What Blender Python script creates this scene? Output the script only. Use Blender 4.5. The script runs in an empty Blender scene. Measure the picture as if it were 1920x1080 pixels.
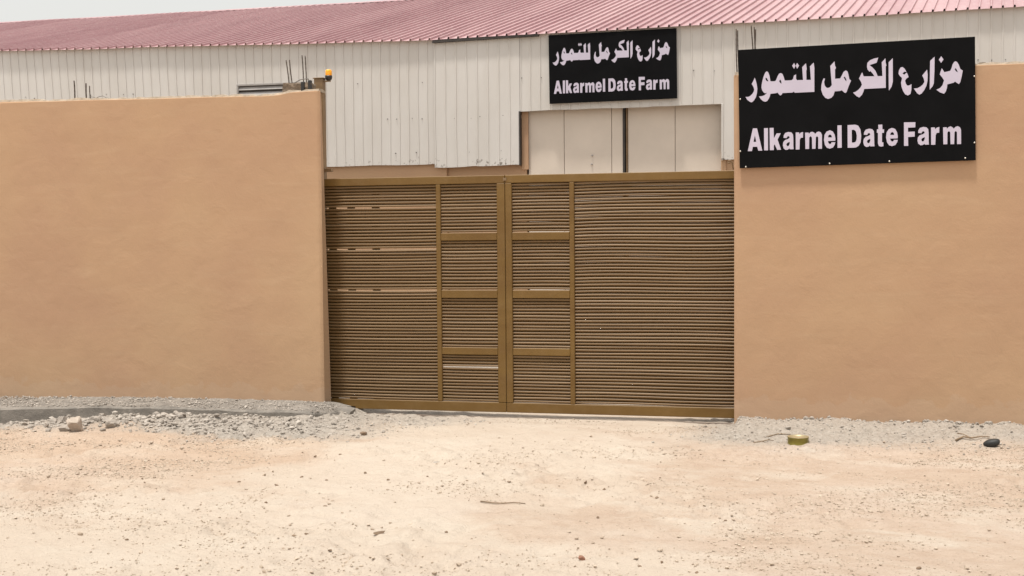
import bpy, bmesh, math, random
import numpy as np
from mathutils import Vector, Matrix
from mathutils.geometry import tessellate_polygon

scene = bpy.context.scene
COL = scene.collection

# ------------------------------------------------------------------ camera
YAW, PITCH, ROLL = math.radians(13), math.radians(2.35), 0.008
fwd = Vector((-math.sin(YAW) * math.cos(PITCH), math.cos(YAW) * math.cos(PITCH), -math.sin(PITCH)))
r0 = Vector((math.cos(YAW), math.sin(YAW), 0))
u0 = r0.cross(fwd)
rgt = r0 * math.cos(ROLL) - u0 * math.sin(ROLL)
upv = u0 * math.cos(ROLL) + r0 * math.sin(ROLL)
cam_data = bpy.data.cameras.new('camera')
cam_data.sensor_width = 36.0
cam_data.lens = 41.25
cam_data.clip_start = 0.05
cam_data.clip_end = 3000
cam = bpy.data.objects.new('camera', cam_data)
COL.objects.link(cam)
m3 = Matrix((rgt, upv, -fwd)).transposed()
cam.matrix_world = Matrix.Translation((0, -12.2, 1.9)) @ m3.to_4x4()
scene.camera = cam

# ------------------------------------------------------------------ sky and sun
SUN = Vector((-0.09, -0.21, 0.97)).normalized()
world = bpy.data.worlds.new('World')
scene.world = world
world.use_nodes = True
wn = world.node_tree.nodes
bg = wn['Background']
sky = wn.new('ShaderNodeTexSky')
sky.sky_type = 'NISHITA'
sky.sun_disc = False
sky.sun_elevation = math.asin(SUN.z)
sky.sun_rotation = math.atan2(SUN.x, SUN.y)
sky.air_density = 3.0
sky.dust_density = 2.0
sky.ozone_density = 1.0
hsv = wn.new('ShaderNodeHueSaturation')          # dusty white air
hsv.inputs['Saturation'].default_value = 0.10
hsv.inputs['Value'].default_value = 1.1
world.node_tree.links.new(sky.outputs[0], hsv.inputs['Color'])
world.node_tree.links.new(hsv.outputs[0], bg.inputs[0])
bg.inputs[1].default_value = 0.125

sun_data = bpy.data.lights.new('sun', 'SUN')
sun_data.energy = 3.5
sun_data.angle = math.radians(5)
sun_data.color = (1.0, 0.945, 0.87)
sun = bpy.data.objects.new('sun', sun_data)
sun.rotation_euler = (-SUN).to_track_quat('-Z', 'Y').to_euler()
sun.location = (-8, -6, 20)
COL.objects.link(sun)

scene.view_settings.view_transform = 'Standard'
scene.view_settings.look = 'None'
scene.view_settings.gamma = 1.0
scene.view_settings.exposure = 0.22
scene.view_settings.use_curve_mapping = False

# ------------------------------------------------------------------ helpers
rng = np.random.default_rng(7)
random.seed(7)


def _hash(ix, iy, seed):
    n = (ix.astype(np.int64) * 374761393 + iy.astype(np.int64) * 668265263 + seed * 982451653) & 0x7fffffff
    n = ((n ^ (n >> 13)) * 1274126177) & 0x7fffffff
    return ((n ^ (n >> 16)) & 0xffff) / 65535.0


def vnoise(x, y, seed=0):
    x = np.asarray(x, float); y = np.asarray(y, float)
    ix = np.floor(x); iy = np.floor(y)
    fx = x - ix; fy = y - iy
    fx = fx * fx * (3 - 2 * fx); fy = fy * fy * (3 - 2 * fy)
    a = _hash(ix, iy, seed); b = _hash(ix + 1, iy, seed)
    c = _hash(ix, iy + 1, seed); d = _hash(ix + 1, iy + 1, seed)
    return (a * (1 - fx) + b * fx) * (1 - fy) + (c * (1 - fx) + d * fx) * fy - 0.5


def fbm(x, y, seed=0, oct=4, gain=0.5):
    t = 0; a = 1.0; s = 1.0
    for i in range(oct):
        t = t + a * vnoise(x * s + 17.3 * i, y * s - 9.1 * i, seed + i)
        a *= gain; s *= 2.03
    return t


def sstep(a, b, x):
    t = np.clip((np.asarray(x, float) - a) / (b - a), 0, 1)
    return t * t * (3 - 2 * t)


def tag(o, label=None, cat=None, group=None, kind=None):
    if label: o['label'] = label
    if cat: o['category'] = cat
    if group: o['group'] = group
    if kind: o['kind'] = kind
    return o


def empty(name, loc, label=None, cat=None, group=None):
    o = bpy.data.objects.new(name, None)
    o.location = loc
    o.empty_display_size = 0.2
    COL.objects.link(o)
    return tag(o, label, cat, group)


def world_off(parent):
    off = Vector((0, 0, 0))
    p = parent
    while p is not None:
        off += Vector(p.location)
        p = p.parent
    return off


def obj(name, verts, faces, mat, parent=None, smooth=False, origin=None):
    """mesh object; verts in world coordinates, parents never rotated unless said"""
    me = bpy.data.meshes.new(name)
    o = bpy.data.objects.new(name, me)
    COL.objects.link(o)
    off = world_off(parent)
    if origin is not None:
        o.location = Vector(origin) - off
        off = Vector(origin)
    v = np.asarray(verts, float).reshape(-1, 3) - np.array(off)[None, :]
    me.from_pydata(v.tolist(), [], faces)
    if mat is not None:
        me.materials.append(mat)
    if smooth:
        me.polygons.foreach_set('use_smooth', [True] * len(me.polygons))
    me.update()
    o.parent = parent
    return o


def bar(name, x0, x1, y0, y1, z0, z1, mat, parent=None, bev=0.004, shear=0.0):
    bm = bmesh.new()
    bmesh.ops.create_cube(bm, size=1)
    for v in bm.verts:
        v.co = Vector(((x0 + x1) / 2 + v.co.x * (x1 - x0), (y0 + y1) / 2 + v.co.y * (y1 - y0), (z0 + z1) / 2 + v.co.z * (z1 - z0)))
    if bev:
        bmesh.ops.bevel(bm, geom=bm.edges[:], offset=bev, segments=1, affect='EDGES', profile=0.5)
    bm.verts.index_update()
    vs = [tuple(v.co) for v in bm.verts]
    fs = [[v.index for v in f.verts] for f in bm.faces]
    bm.free()
    return obj(name, vs, fs, mat, parent)


def tube(name, pts, rad, mat, parent=None, n=8, origin=None, twist_bumps=False):
    pts = [Vector(p) for p in pts]
    vs, fs = [], []
    for i, p in enumerate(pts):
        t = (pts[min(i + 1, len(pts) - 1)] - pts[max(i - 1, 0)]).normalized()
        a = t.cross(Vector((0, 0, 1)))
        if a.length < 0.1:
            a = t.cross(Vector((1, 0, 0)))
        a.normalize(); b = t.cross(a)
        r = rad[i] if isinstance(rad, (list, tuple)) else rad
        if twist_bumps and i % 2:
            r *= 0.86
        for k in range(n):
            an = 2 * math.pi * k / n
            vs.append(p + a * (r * math.cos(an)) + b * (r * math.sin(an)))
    for i in range(len(pts) - 1):
        for k in range(n):
            k2 = (k + 1) % n
            fs.append([i * n + k, i * n + k2, (i + 1) * n + k2, (i + 1) * n + k])
    fs.append(list(range(n - 1, -1, -1)))
    m = (len(pts) - 1) * n
    fs.append([m + k for k in range(n)])
    return obj(name, vs, fs, mat, parent, smooth=n > 5, origin=origin)


def lathe(name, prof, mat, parent=None, centre=(0, 0, 0), n=20, smooth=True, origin=None):
    vs, fs = [], []
    for r, z in prof:
        for k in range(n):
            a = 2 * math.pi * k / n
            vs.append((centre[0] + r * math.cos(a), centre[1] + r * math.sin(a), centre[2] + z))
    for i in range(len(prof) - 1):
        for k in range(n):
            k2 = (k + 1) % n
            fs.append([i * n + k, i * n + k2, (i + 1) * n + k2, (i + 1) * n + k])
    return obj(name, vs, fs, mat, parent, smooth=smooth, origin=origin)


# ------------------------------------------------------------------ materials
def new_mat(name):
    m = bpy.data.materials.new(name)
    m.use_nodes = True
    nt = m.node_tree
    return m, nt, nt.nodes['Principled BSDF']


def N(nt, t, **kw):
    n = nt.nodes.new(t)
    for k, v in kw.items():
        setattr(n, k, v)
    return n


def mix(nt, fac, a, b, blend='MIX'):
    n = nt.nodes.new('ShaderNodeMix')
    n.data_type = 'RGBA'
    n.blend_type = blend
    for i, v in ((0, fac), (6, a), (7, b)):
        if hasattr(v, 'is_linked') or isinstance(v, bpy.types.NodeSocket):
            nt.links.new(v, n.inputs[i])
        else:
            n.inputs[i].default_value = v if i == 0 else (*v, 1) if len(v) == 3 else v
    return n.outputs[2]


def noise(nt, vec, scale, detail=4, rough=0.5, dist=0.0):
    n = nt.nodes.new('ShaderNodeTexNoise')
    n.inputs['Scale'].default_value = scale
    n.inputs['Detail'].default_value = detail
    n.inputs['Roughness'].default_value = rough
    n.inputs['Distortion'].default_value = dist
    nt.links.new(vec, n.inputs['Vector'])
    return n.outputs['Fac']


def ramp(nt, fac, stops):
    n = nt.nodes.new('ShaderNodeValToRGB')
    el = n.color_ramp.elements
    while len(el) < len(stops):
        el.new(0.5)
    for e, (p, c) in zip(el, stops):
        e.position = p
        e.color = (*c, 1) if len(c) == 3 else c
    nt.links.new(fac, n.inputs[0])
    return n.outputs[0]


def g3(v):
    return (v, v, v)


def wpos(nt):
    return nt.nodes.new('ShaderNodeNewGeometry').outputs['Position']


def mapped(nt, vec, scale):
    n = nt.nodes.new('ShaderNodeMapping')
    n.inputs['Scale'].default_value = scale
    nt.links.new(vec, n.inputs['Vector'])
    return n.outputs[0]


def bump(nt, bsdf, height, strength, dist):
    n = nt.nodes.new('ShaderNodeBump')
    n.inputs['Strength'].default_value = strength
    n.inputs['Distance'].default_value = dist
    nt.links.new(height, n.inputs['Height'])
    nt.links.new(n.outputs[0], bsdf.inputs['Normal'])
    return n


def simple(name, col, rough=0.6, metal=0.0, var=0.0, scale=6.0, bmp=0.0):
    m, nt, b = new_mat(name)
    b.inputs['Roughness'].default_value = rough
    b.inputs['Metallic'].default_value = metal
    p = wpos(nt)
    if var:
        f = noise(nt, p, scale, 5, 0.6)
        lo = tuple(c * (1 - var) for c in col); hi = tuple(min(1, c * (1 + var)) for c in col)
        c = ramp(nt, f, [(0.3, lo), (0.7, hi)])
        nt.links.new(c, b.inputs['Base Color'])
    else:
        b.inputs['Base Color'].default_value = (*col, 1)
    if bmp:
        bump(nt, b, noise(nt, p, 60, 5, 0.6), bmp, 0.01)
    return m


def make_plaster():
    m, nt, b = new_mat('tan_plaster_paint')
    p = wpos(nt)
    big = noise(nt, p, 0.55, 3, 0.5)
    mid = noise(nt, mapped(nt, p, (1.0, 1.0, 0.7)), 2.3, 5, 0.6, 0.6)
    c = ramp(nt, big, [(0.36, (0.420, 0.258, 0.158)), (0.5, (0.445, 0.281, 0.167)), (0.64, (0.457, 0.298, 0.176))])
    c2 = mix(nt, ramp(nt, mid, [(0.35, g3(0.0)), (0.75, g3(0.30))]), c, (0.391, 0.247, 0.152))
    # trowel streaks
    st = noise(nt, mapped(nt, p, (0.5, 0.5, 3.2)), 3.0, 4, 0.55, 0.8)
    c3 = mix(nt, ramp(nt, st, [(0.52, g3(0.0)), (0.8, g3(0.35))]), c2, (0.482, 0.328, 0.205))
    # dust splashed up from the ground onto the bottom edge
    sep = N(nt, 'ShaderNodeSeparateXYZ'); nt.links.new(p, sep.inputs[0])
    dn = noise(nt, p, 5.0, 4, 0.6)
    ad = N(nt, 'ShaderNodeMath', operation='MULTIPLY_ADD'); nt.links.new(dn, ad.inputs[0]); ad.inputs[1].default_value = -0.5; nt.links.new(sep.outputs[2], ad.inputs[2])
    df = ramp(nt, ad.outputs[0], [(0.0, g3(0.12)), (0.02, g3(0.0))])
    c4 = mix(nt, df, c3, (0.50, 0.42, 0.34))
    nt.links.new(c4, b.inputs['Base Color'])
    b.inputs['Roughness'].default_value = 0.88
    h1 = noise(nt, p, 4.0, 6, 0.55, 0.4)
    h2 = noise(nt, p, 55, 4, 0.6)
    mm = N(nt, 'ShaderNodeMath', operation='MULTIPLY_ADD'); nt.links.new(h2, mm.inputs[0]); mm.inputs[1].default_value = 0.12; nt.links.new(h1, mm.inputs[2])
    bump(nt, b, mm.outputs[0], 0.35, 0.02)
    return m


def make_cladding():
    m, nt, b = new_mat('white_cladding_paint')
    p = wpos(nt)
    f = noise(nt, mapped(nt, p, (1.6, 1, 0.5)), 1.5, 5, 0.6)
    c = ramp(nt, f, [(0.3, (0.525, 0.492, 0.452)), (0.7, (0.575, 0.546, 0.512))])
    oi = N(nt, 'ShaderNodeObjectInfo')
    c = mix(nt, 0.10, c, ramp(nt, oi.outputs['Random'], [(0.0, (0.5, 0.45, 0.4)), (1.0, (0.9, 0.9, 0.9))]))
    # vertical dirt streaks
    s = noise(nt, mapped(nt, p, (14, 1, 0.6)), 1.0, 5, 0.6)
    c = mix(nt, ramp(nt, s, [(0.55, g3(0.0)), (0.85, g3(0.12))]), c, (0.45, 0.40, 0.34))
    # chipped and soiled bottom edge, and rusting screw rows
    sep = N(nt, 'ShaderNodeSeparateXYZ'); nt.links.new(p, sep.inputs[0])
    ch = noise(nt, p, 16, 5, 0.65)
    ad = N(nt, 'ShaderNodeMath', operation='MULTIPLY_ADD'); nt.links.new(sep.outputs[2], ad.inputs[0]); ad.inputs[1].default_value = -0.62; nt.links.new(ch, ad.inputs[2])
    # ad = noise - 0.62*z ; z ~3.3 at the lower edge -> -2.05
    ad2 = N(nt, 'ShaderNodeMath', operation='ADD'); nt.links.new(ad.outputs[0], ad2.inputs[0]); ad2.inputs[1].default_value = 2.06
    big = noise(nt, p, 1.1, 2, 0.5)
    mu = N(nt, 'ShaderNodeMath', operation='MULTIPLY')
    nt.links.new(ramp(nt, ad2.outputs[0], [(0.555, g3(0.0)), (0.59, g3(0.85))]), mu.inputs[0])
    nt.links.new(ramp(nt, big, [(0.42, g3(0.0)), (0.50, g3(1.0))]), mu.inputs[1])
    c = mix(nt, mu.outputs[0], c, (0.16, 0.135, 0.11))
    nt.links.new(c, b.inputs['Base Color'])
    b.inputs['Roughness'].default_value = 0.5
    bump(nt, b, noise(nt, mapped(nt, p, (1, 1, 0.35)), 3.5, 3, 0.5), 0.10, 0.02)
    return m


def make_roof():
    m, nt, b = new_mat('faded_red_roof_paint')
    p = wpos(nt)
    f = noise(nt, mapped(nt, p, (2.0, 0.35, 0.35)), 1.2, 6, 0.62)
    c = ramp(nt, f, [(0.3, (0.365, 0.206, 0.214)), (0.7, (0.455, 0.280, 0.284))])
    oi = N(nt, 'ShaderNodeObjectInfo')
    c = mix(nt, 0.14, c, ramp(nt, oi.outputs['Random'], [(0.0, (0.36, 0.16, 0.17)), (1.0, (0.78, 0.56, 0.55))]))
    d = noise(nt, p, 9, 5, 0.65)
    c = mix(nt, ramp(nt, d, [(0.5, g3(0.0)), (0.8, g3(0.55))]), c, (0.56, 0.45, 0.42))
    nt.links.new(c, b.inputs['Base Color'])
    b.inputs['Roughness'].default_value = 0.42
    return m


def make_gate_paint():
    m, nt, b = new_mat('olive_brown_gate_paint')
    p = wpos(nt)
    f = noise(nt, mapped(nt, p, (0.6, 1, 2.5)), 2.2, 5, 0.6)
    c = ramp(nt, f, [(0.3, (0.141, 0.074, 0.017)), (0.7, (0.179, 0.101, 0.024))])
    oi = N(nt, 'ShaderNodeObjectInfo')
    c = mix(nt, 0.16, c, ramp(nt, oi.outputs['Random'], [(0.0, (0.10, 0.05, 0.013)), (1.0, (0.24, 0.145, 0.045))]))
    # settled dust
    d = noise(nt, p, 7, 6, 0.7)
    c = mix(nt, ramp(nt, d, [(0.45, g3(0.0)), (0.85, g3(0.22))]), c, (0.30, 0.20, 0.105))
    nt.links.new(c, b.inputs['Base Color'])
    b.inputs['Roughness'].default_value = 0.5
    b.inputs['Specular IOR Level'].default_value = 0.32
    return m


def make_slat_paint():
    m, nt, b = new_mat('slat_paint_with_sheen')  # paler, greyer gate paint: sheen on the rounded slats put into the colour
    p = wpos(nt)
    f = noise(nt, mapped(nt, p, (0.8, 1, 6)), 2.2, 5, 0.6)
    c = ramp(nt, f, [(0.3, (0.150, 0.085, 0.032)), (0.7, (0.196, 0.118, 0.050))])
    oi = N(nt, 'ShaderNodeObjectInfo')
    c = mix(nt, 0.22, c, ramp(nt, oi.outputs['Random'], [(0.0, (0.13, 0.07, 0.025)), (0.7, (0.21, 0.135, 0.065)), (1.0, (0.42, 0.31, 0.20))]))
    nt.links.new(c, b.inputs['Base Color'])
    b.inputs['Roughness'].default_value = 0.45
    b.inputs['Specular IOR Level'].default_value = 0.4
    return m


def make_ground():
    m, nt, b = new_mat('sandy_ground')
    p = wpos(nt)
    at = N(nt, 'ShaderNodeAttribute', attribute_name='gravel')
    big = noise(nt, mapped(nt, p, (0.55, 0.8, 1)), 0.75, 6, 0.62, 0.6)
    c = ramp(nt, big, [(0.30, (0.468, 0.354, 0.265)), (0.44, (0.506, 0.395, 0.306)), (0.56, (0.528, 0.422, 0.336)), (0.70, (0.550, 0.458, 0.382))])
    med = noise(nt, mapped(nt, p, (0.85, 1.1, 1)), 4.0, 8, 0.74, 0.3)
    c = mix(nt, ramp(nt, med, [(0.36, g3(0.55)), (0.56, g3(0.0))]), c, (0.420, 0.304, 0.223))
    pale = noise(nt, mapped(nt, p, (0.8, 1.2, 1)), 1.1, 8, 0.70, 0.4)
    c = mix(nt, ramp(nt, pale, [(0.50, g3(0.0)), (0.66, g3(0.8))]), c, (0.579, 0.503, 0.415))
    grit = noise(nt, p, 48, 5, 0.78)
    c = mix(nt, ramp(nt, grit, [(0.34, g3(0.5)), (0.45, g3(0.0))]), c, (0.324, 0.233, 0.176))
    wa = N(nt, 'ShaderNodeAttribute', attribute_name='warm')
    c = mix(nt, wa.outputs['Fac'], c, mix(nt, 0.38, c, (0.495, 0.359, 0.254)))
    la = N(nt, 'ShaderNodeAttribute', attribute_name='lane')
    c = mix(nt, la.outputs['Fac'], c, mix(nt, 0.65, c, (0.579, 0.499, 0.409)))
    # grey crushed stone near the walls
    gn = noise(nt, p, 26, 5, 0.7)
    gc = ramp(nt, gn, [(0.28, (0.262, 0.228, 0.192)), (0.5, (0.378, 0.334, 0.285)), (0.72, (0.468, 0.422, 0.368))])
    c = mix(nt, at.outputs['Fac'], c, gc)
    nt.links.new(c, b.inputs['Base Color'])
    b.inputs['Roughness'].default_value = 0.95
    b.inputs['Specular IOR Level'].default_value = 0.2
    h = noise(nt, p, 22, 8, 0.72)
    bump(nt, b, h, 0.85, 0.04)
    return m


def make_stone(name, ca, cb):
    m, nt, b = new_mat(name)
    p = wpos(nt)
    at = N(nt, 'ShaderNodeAttribute', attribute_name='tone')
    c = ramp(nt, at.outputs['Fac'], [(0.0, ca), (1.0, cb)])
    f = noise(nt, p, 30, 4, 0.6)
    c = mix(nt, ramp(nt, f, [(0.4, g3(0.0)), (0.75, g3(0.4))]), c, tuple(min(1, x * 1.15) for x in cb))
    nt.links.new(c, b.inputs['Base Color'])
    b.inputs['Roughness'].default_value = 0.92
    bump(nt, b, noise(nt, p, 60, 5, 0.7), 0.5, 0.01)
    return m


def make_rock(name, col, var=0.2):
    return simple(name, col, 0.92, 0, var, 14, 0.8)


PLASTER = make_plaster()
CLAD = make_cladding()
ROOF = make_roof()
GATE = make_gate_paint()
SLAT = make_slat_paint()
GROUND = make_ground()
SAND_STONE = make_stone('sandy_pebbles', (0.340, 0.265, 0.198), (0.520, 0.430, 0.338))
GREY_STONE = make_stone('grey_gravel', (0.250, 0.217, 0.183), (0.448, 0.400, 0.348))
MORTAR = simple('raw_mortar', (0.40, 0.325, 0.245), 0.95, 0, 0.25, 12, 0.8)
CONCRETE = simple('grey_concrete', (0.215, 0.192, 0.166), 0.93, 0, 0.28, 8, 0.9)
ROUGH_CONC = simple('rough_concrete', (0.20, 0.155, 0.115), 0.95, 0, 0.45, 30, 1.0)
RUST = simple('rusty_rebar', (0.085, 0.062, 0.048), 0.8, 0.3, 0.4, 40, 0.5)
WIRE = simple('grey_wire', (0.20, 0.18, 0.16), 0.6, 0.4)
BLACK = simple('sign_black', (0.005, 0.005, 0.0056), 0.6, 0, 0.25, 3)
BLACK.node_tree.nodes['Principled BSDF'].inputs['Specular IOR Level'].default_value = 0.06
LETTER = simple('letter_lilac_white', (0.52, 0.475, 0.575), 0.6, 0, 0.05, 2)
SCREW = simple('screw_steel', (0.62, 0.58, 0.52), 0.4, 0.5)
DOOR = simple('beige_door_panel', (0.61, 0.53, 0.45), 0.6, 0, 0.07, 1.2, 0.1)
DARKMETAL = simple('dark_metal', (0.045, 0.038, 0.034), 0.6, 0.2, 0.3, 8)
STEELPOST = simple('brown_post_paint', (0.20, 0.125, 0.06), 0.5, 0, 0.25, 6)
GREYMETAL = simple('grey_louvre_paint', (0.30, 0.28, 0.265), 0.5, 0.1, 0.15, 5)
BLACKPLASTIC = simple('black_plastic', (0.018, 0.016, 0.016), 0.4)
RUBBER = simple('black_rubber', (0.022, 0.023, 0.022), 0.6, 0, 0.3, 20)
STICK = simple('dry_stick', (0.23, 0.165, 0.105), 0.9, 0, 0.3, 25, 0.4)
STEELRAIL = simple('worn_rail_steel', (0.16, 0.125, 0.10), 0.55, 0.5, 0.3, 12)


def make_amber():
    m, nt, b = new_mat('amber_lens')
    b.inputs['Base Color'].default_value = (0.95, 0.40, 0.015, 1)
    b.inputs['Roughness'].default_value = 0.25
    b.inputs['Subsurface Weight'].default_value = 0.5
    b.inputs['Subsurface Radius'].default_value = (0.03, 0.015, 0.004)
    return m


AMBER = make_amber()
m_, nt_, b_ = new_mat('olive_tin')
b_.inputs['Base Color'].default_value = (0.40, 0.33, 0.045, 1)
b_.inputs['Roughness'].default_value = 0.38
b_.inputs['Metallic'].default_value = 0.25
nt_.links.new(ramp(nt_, noise(nt_, wpos(nt_), 22, 4, 0.6), [(0.35, (0.17, 0.14, 0.02)), (0.7, (0.25, 0.21, 0.04))]), b_.inputs['Base Color'])
TIN = m_
TINLID = simple('tin_lid', (0.42, 0.34, 0.20), 0.35, 0.4, 0.15, 15)

# ------------------------------------------------------------------ ground
def footing_edge(x):      # front edge of the exposed concrete strip under the left wall
    return -0.50 - 0.22 * sstep(-7.2, -9.0, x) + 0.05 * vnoise(np.asarray(x) * 1.3, np.zeros_like(np.asarray(x, float)), 5)


def ground_h(x, y):
    x = np.asarray(x, float); y = np.asarray(y, float)
    crumb = sstep(-0.12, 0.35, fbm(x * 0.8, y * 1.7, 15, 3))
    z = 0.035 * fbm(x * 0.45, y * 0.45, 3, 3) + 0.018 * fbm(x * 2.2, y * 2.6, 11, 3, 0.55) + (0.010 + 0.040 * crumb) * fbm(x * 9, y * 10, 13, 3, 0.6)
    z = z * (0.35 + 0.65 * sstep(-0.1, -1.0, y))
    # gravel bank against the right wall
    z = z + 0.062 * sstep(-1.0, -0.12, y) * sstep(-0.56, -0.40, x)
    # hollow under the gate
    g = sstep(-4.75, -4.45, x) * (1 - sstep(-0.50, -0.42, x)) * sstep(-0.5, 0.0, y)
    z = z - 0.045 * g - 0.085 * sstep(0.25, 1.2, y)
    # left side: trench in front of the footing, rubble heap, mound at the jamb
    L = 1 - sstep(-4.9, -4.3, x)
    fe = footing_edge(x)
    front = -0.17 * sstep(-6.6, -9.2, x) - 0.02
    tr = sstep(fe - 1.15, fe - 0.25, y)
    z = z + L * front * tr
    heap = np.exp(-((x + 6.6) / 1.35) ** 2 - ((y + 1.15) / 0.38) ** 2) * 0.085 + np.exp(-((x + 5.3) / 0.8) ** 2 - ((y + 0.85) / 0.4) ** 2) * 0.05
    z = z + heap
    z = z + 0.13 * np.exp(-((x + 5.02) / 0.26) ** 2 - ((y - 0.05) / 0.42) ** 2)
    gmk = gravel_mask(x, y)
    z = z + gmk * 0.045 * fbm(x * 7, y * 8, 17, 3, 0.62)
    # wheel tracks leading to the gate
    for off, dep in ((-0.85, 0.016), (0.75, 0.016), (1.35, 0.010), (-1.6, 0.010)):
        cx = -2.75 + off + 0.10 * y + 0.22 * np.sin(y * 0.7 + off)
        d_ = np.abs(x - cx)
        z = z - dep * np.exp(-(d_ / 0.13) ** 2) * sstep(-0.4, -1.2, y) * (0.6 + 0.8 * fbm(x * 1.2, y * 0.8, 19, 2))
        z = z + dep * 0.55 * np.exp(-((d_ - 0.22) / 0.08) ** 2) * sstep(-0.4, -1.2, y)
    # soft tyre ruts sweeping through the foreground
    rut = np.sin((y + 0.22 * x + 0.35 * np.sin(x * 0.5)) * 3.4)
    z = z + 0.005 * rut * sstep(-1.5, -2.5, y)
    return z


def lane_mask(x, y):
    n = fbm(x * 0.9, y * 1.1, 23, 4)
    n2 = fbm(x * 3.1, y * 3.6, 37, 4, 0.6)
    m = 1 - sstep(0.7, 2.3, np.abs(x + 2.7 - 0.08 * y) + 1.3 * n + 0.9 * n2)
    low = sstep(-4.9, -5.8, y + 0.9 * n) * (1 - sstep(-1.0, 0.2, x + n))
    return np.clip(np.maximum(m * (1 - 0.2 * sstep(-0.5, 0, y)), low), 0, 1)


def warm_mask(x, y):
    n = fbm(x * 0.8, y * 1.2, 29, 4)
    return np.clip((1 - sstep(-4.6, -3.4, x + n)) * sstep(-4.3, -3.2, y + n), 0, 1)


def gravel_mask(x, y):
    n = fbm(x * 1.1, y * 1.6, 21, 4)
    left = (1 - sstep(-4.6, -3.4, x)) * sstep(-1.95, -1.45, y + 0.55 * n)
    mid = sstep(-5.0, -4.5, x) * (1 - sstep(-4.0, -2.6, x)) * sstep(-0.95, -0.45, y + 0.5 * n) * 0.8
    right = sstep(-1.25, -0.45, x + 0.3 * n) * sstep(-1.55, -0.6, y + 0.7 * n)
    m = np.maximum(np.maximum(left, mid), right * 0.9)
    return np.clip(m, 0, 1)


def axis(lo, hi, step, far):
    a = list(np.arange(lo, hi + 1e-6, step))
    s = step; v = hi
    while v < far:
        s *= 1.35; v += s; a.append(v)
    s = step; v = lo; pre = []
    while v > -far:
        s *= 1.35; v -= s; pre.append(v)
    return np.array(pre[::-1] + a)


xs = axis(-9.9, 3.3, 0.024, 900)
ys = axis(-7.3, 0.55, 0.024, 900)
GX, GY = np.meshgrid(xs, ys)
GZ = ground_h(GX, GY)
far = np.maximum(np.maximum(sstep(4, 9, GX), sstep(-11, -16, GX)), np.maximum(sstep(1.0, 3.0, GY), sstep(-12, -20, GY)))
GZ = GZ * (1 - far) + (-0.135) * far
nx, ny = len(xs), len(ys)
idx = np.arange(nx * ny).reshape(ny, nx)
quads = np.stack([idx[:-1, :-1], idx[:-1, 1:], idx[1:, 1:], idx[1:, :-1]], -1).reshape(-1, 4)
ground = obj('ground', np.stack([GX, GY, GZ], -1).reshape(-1, 3), quads.tolist(), GROUND, smooth=True)
ga = ground.data.attributes.new('gravel', 'FLOAT', 'POINT')
ga.data.foreach_set('value', gravel_mask(GX, GY).reshape(-1).astype(np.float32))
for nm_, fn_ in (('lane', lane_mask), ('warm', warm_mask)):
    ga = ground.data.attributes.new(nm_, 'FLOAT', 'POINT')
    ga.data.foreach_set('value', fn_(GX, GY).reshape(-1).astype(np.float32))
tag(ground, 'pale dusty sand ground with pebbles and faint wheel marks', kind='structure')

# ------------------------------------------------------------------ warehouse
WY = 9.0
EAVE = [(-30, 5.86), (-15.6, 5.81), (-13.56, 5.755), (-12, 5.735), (-9.7, 5.675), (-8.6, 5.645), (-6.3, 5.612), (-2.1, 5.64), (0.47, 5.652), (3.9, 5.695), (12, 5.71)]
ex = np.array([e[0] for e in EAVE]); ez = np.array([e[1] for e in EAVE])


def eave(x):
    return np.interp(x, ex, ez)


wh = empty('warehouse', (-8, WY, 0), 'white corrugated metal warehouse with faded red roof behind the boundary walls', 'warehouse')


def lean(x):
    return 0.062 * np.clip((-x - 7.5) / 7.0, 0, 1)


def wall_sheet(x0, x1, zb, y0, npitch=5):
    p = (x1 - x0) / npitch
    prof = []
    for k in range(npitch):
        a = x0 + k * p
        prof += [(a, 0), (a + 0.010, -0.013), (a + 0.027, -0.013), (a + 0.031, 0), (a + p * 0.6, -0.001)]
    prof.append((x1 + 0.004, 0.0))
    nz = 6
    vs, fs = [], []
    jit = rng.uniform(-0.004, 0.004)
    ph = rng.uniform(0, 6)
    for j in range(nz + 1):
        for (x, dy) in prof:
            zt = eave(x) + 0.035
            z0 = zb(x) + jit + 0.012 * vnoise(np.array(x * 4.1), np.array(0.0), 31)
            z = z0 + (zt - z0) * j / nz
            wob = 0.0012 * math.sin(x * 2.1 + z * 3.0 + ph) + 0.001 * math.sin(z * 5 + ph * 2 + x * 7)
            vs.append((x + lean(x) * (5.65 - z) + 0.004 * math.sin(z * 4 + x * 3), y0 + dy + wob, z))
    w = len(prof)
    for j in range(nz):
        for i in range(w - 1):
            fs.append([j * w + i, j * w + i + 1, (j + 1) * w + i + 1, (j + 1) * w + i])
    return obj('wall_sheet', vs, fs, CLAD, wh)


x = -6.325
for k in range(22):
    wall_sheet(x - 0.925, x, lambda q: 3.33, WY)
    x -= 0.925
for k in range(2):
    a = -6.36 + k * 0.82
    wall_sheet(a, a + 0.82, lambda q: 3.258 + (q + 6.33) * 0.02, WY - 0.018, 4)
for k in range(4):
    a = -4.72 + k * 0.9175
    wall_sheet(a, a + 0.9175, lambda q: 4.262 + (q + 4.72) * 0.0035, WY)
for k in range(10):
    a = -1.05 + k * 0.925
    wall_sheet(a, a + 0.925, lambda q: 3.285, WY - 0.004)
bar('edge_trim_and_gap_shade', -4.735, -4.712, WY - 0.03, WY + 0.09, 3.27, 4.262, DARKMETAL, wh, 0.002)  # dark strip standing in for the shadow gap at the sheet end
bar('edge_trim_and_gap_shade', -1.062, -1.035, WY - 0.034, WY + 0.02, 3.28, 4.275, CLAD, wh, 0.003)
bar('head_trim', -4.71, -1.065, WY + 0.004, WY + 0.05, 4.275, 4.32, CLAD, wh, 0.003)

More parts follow.
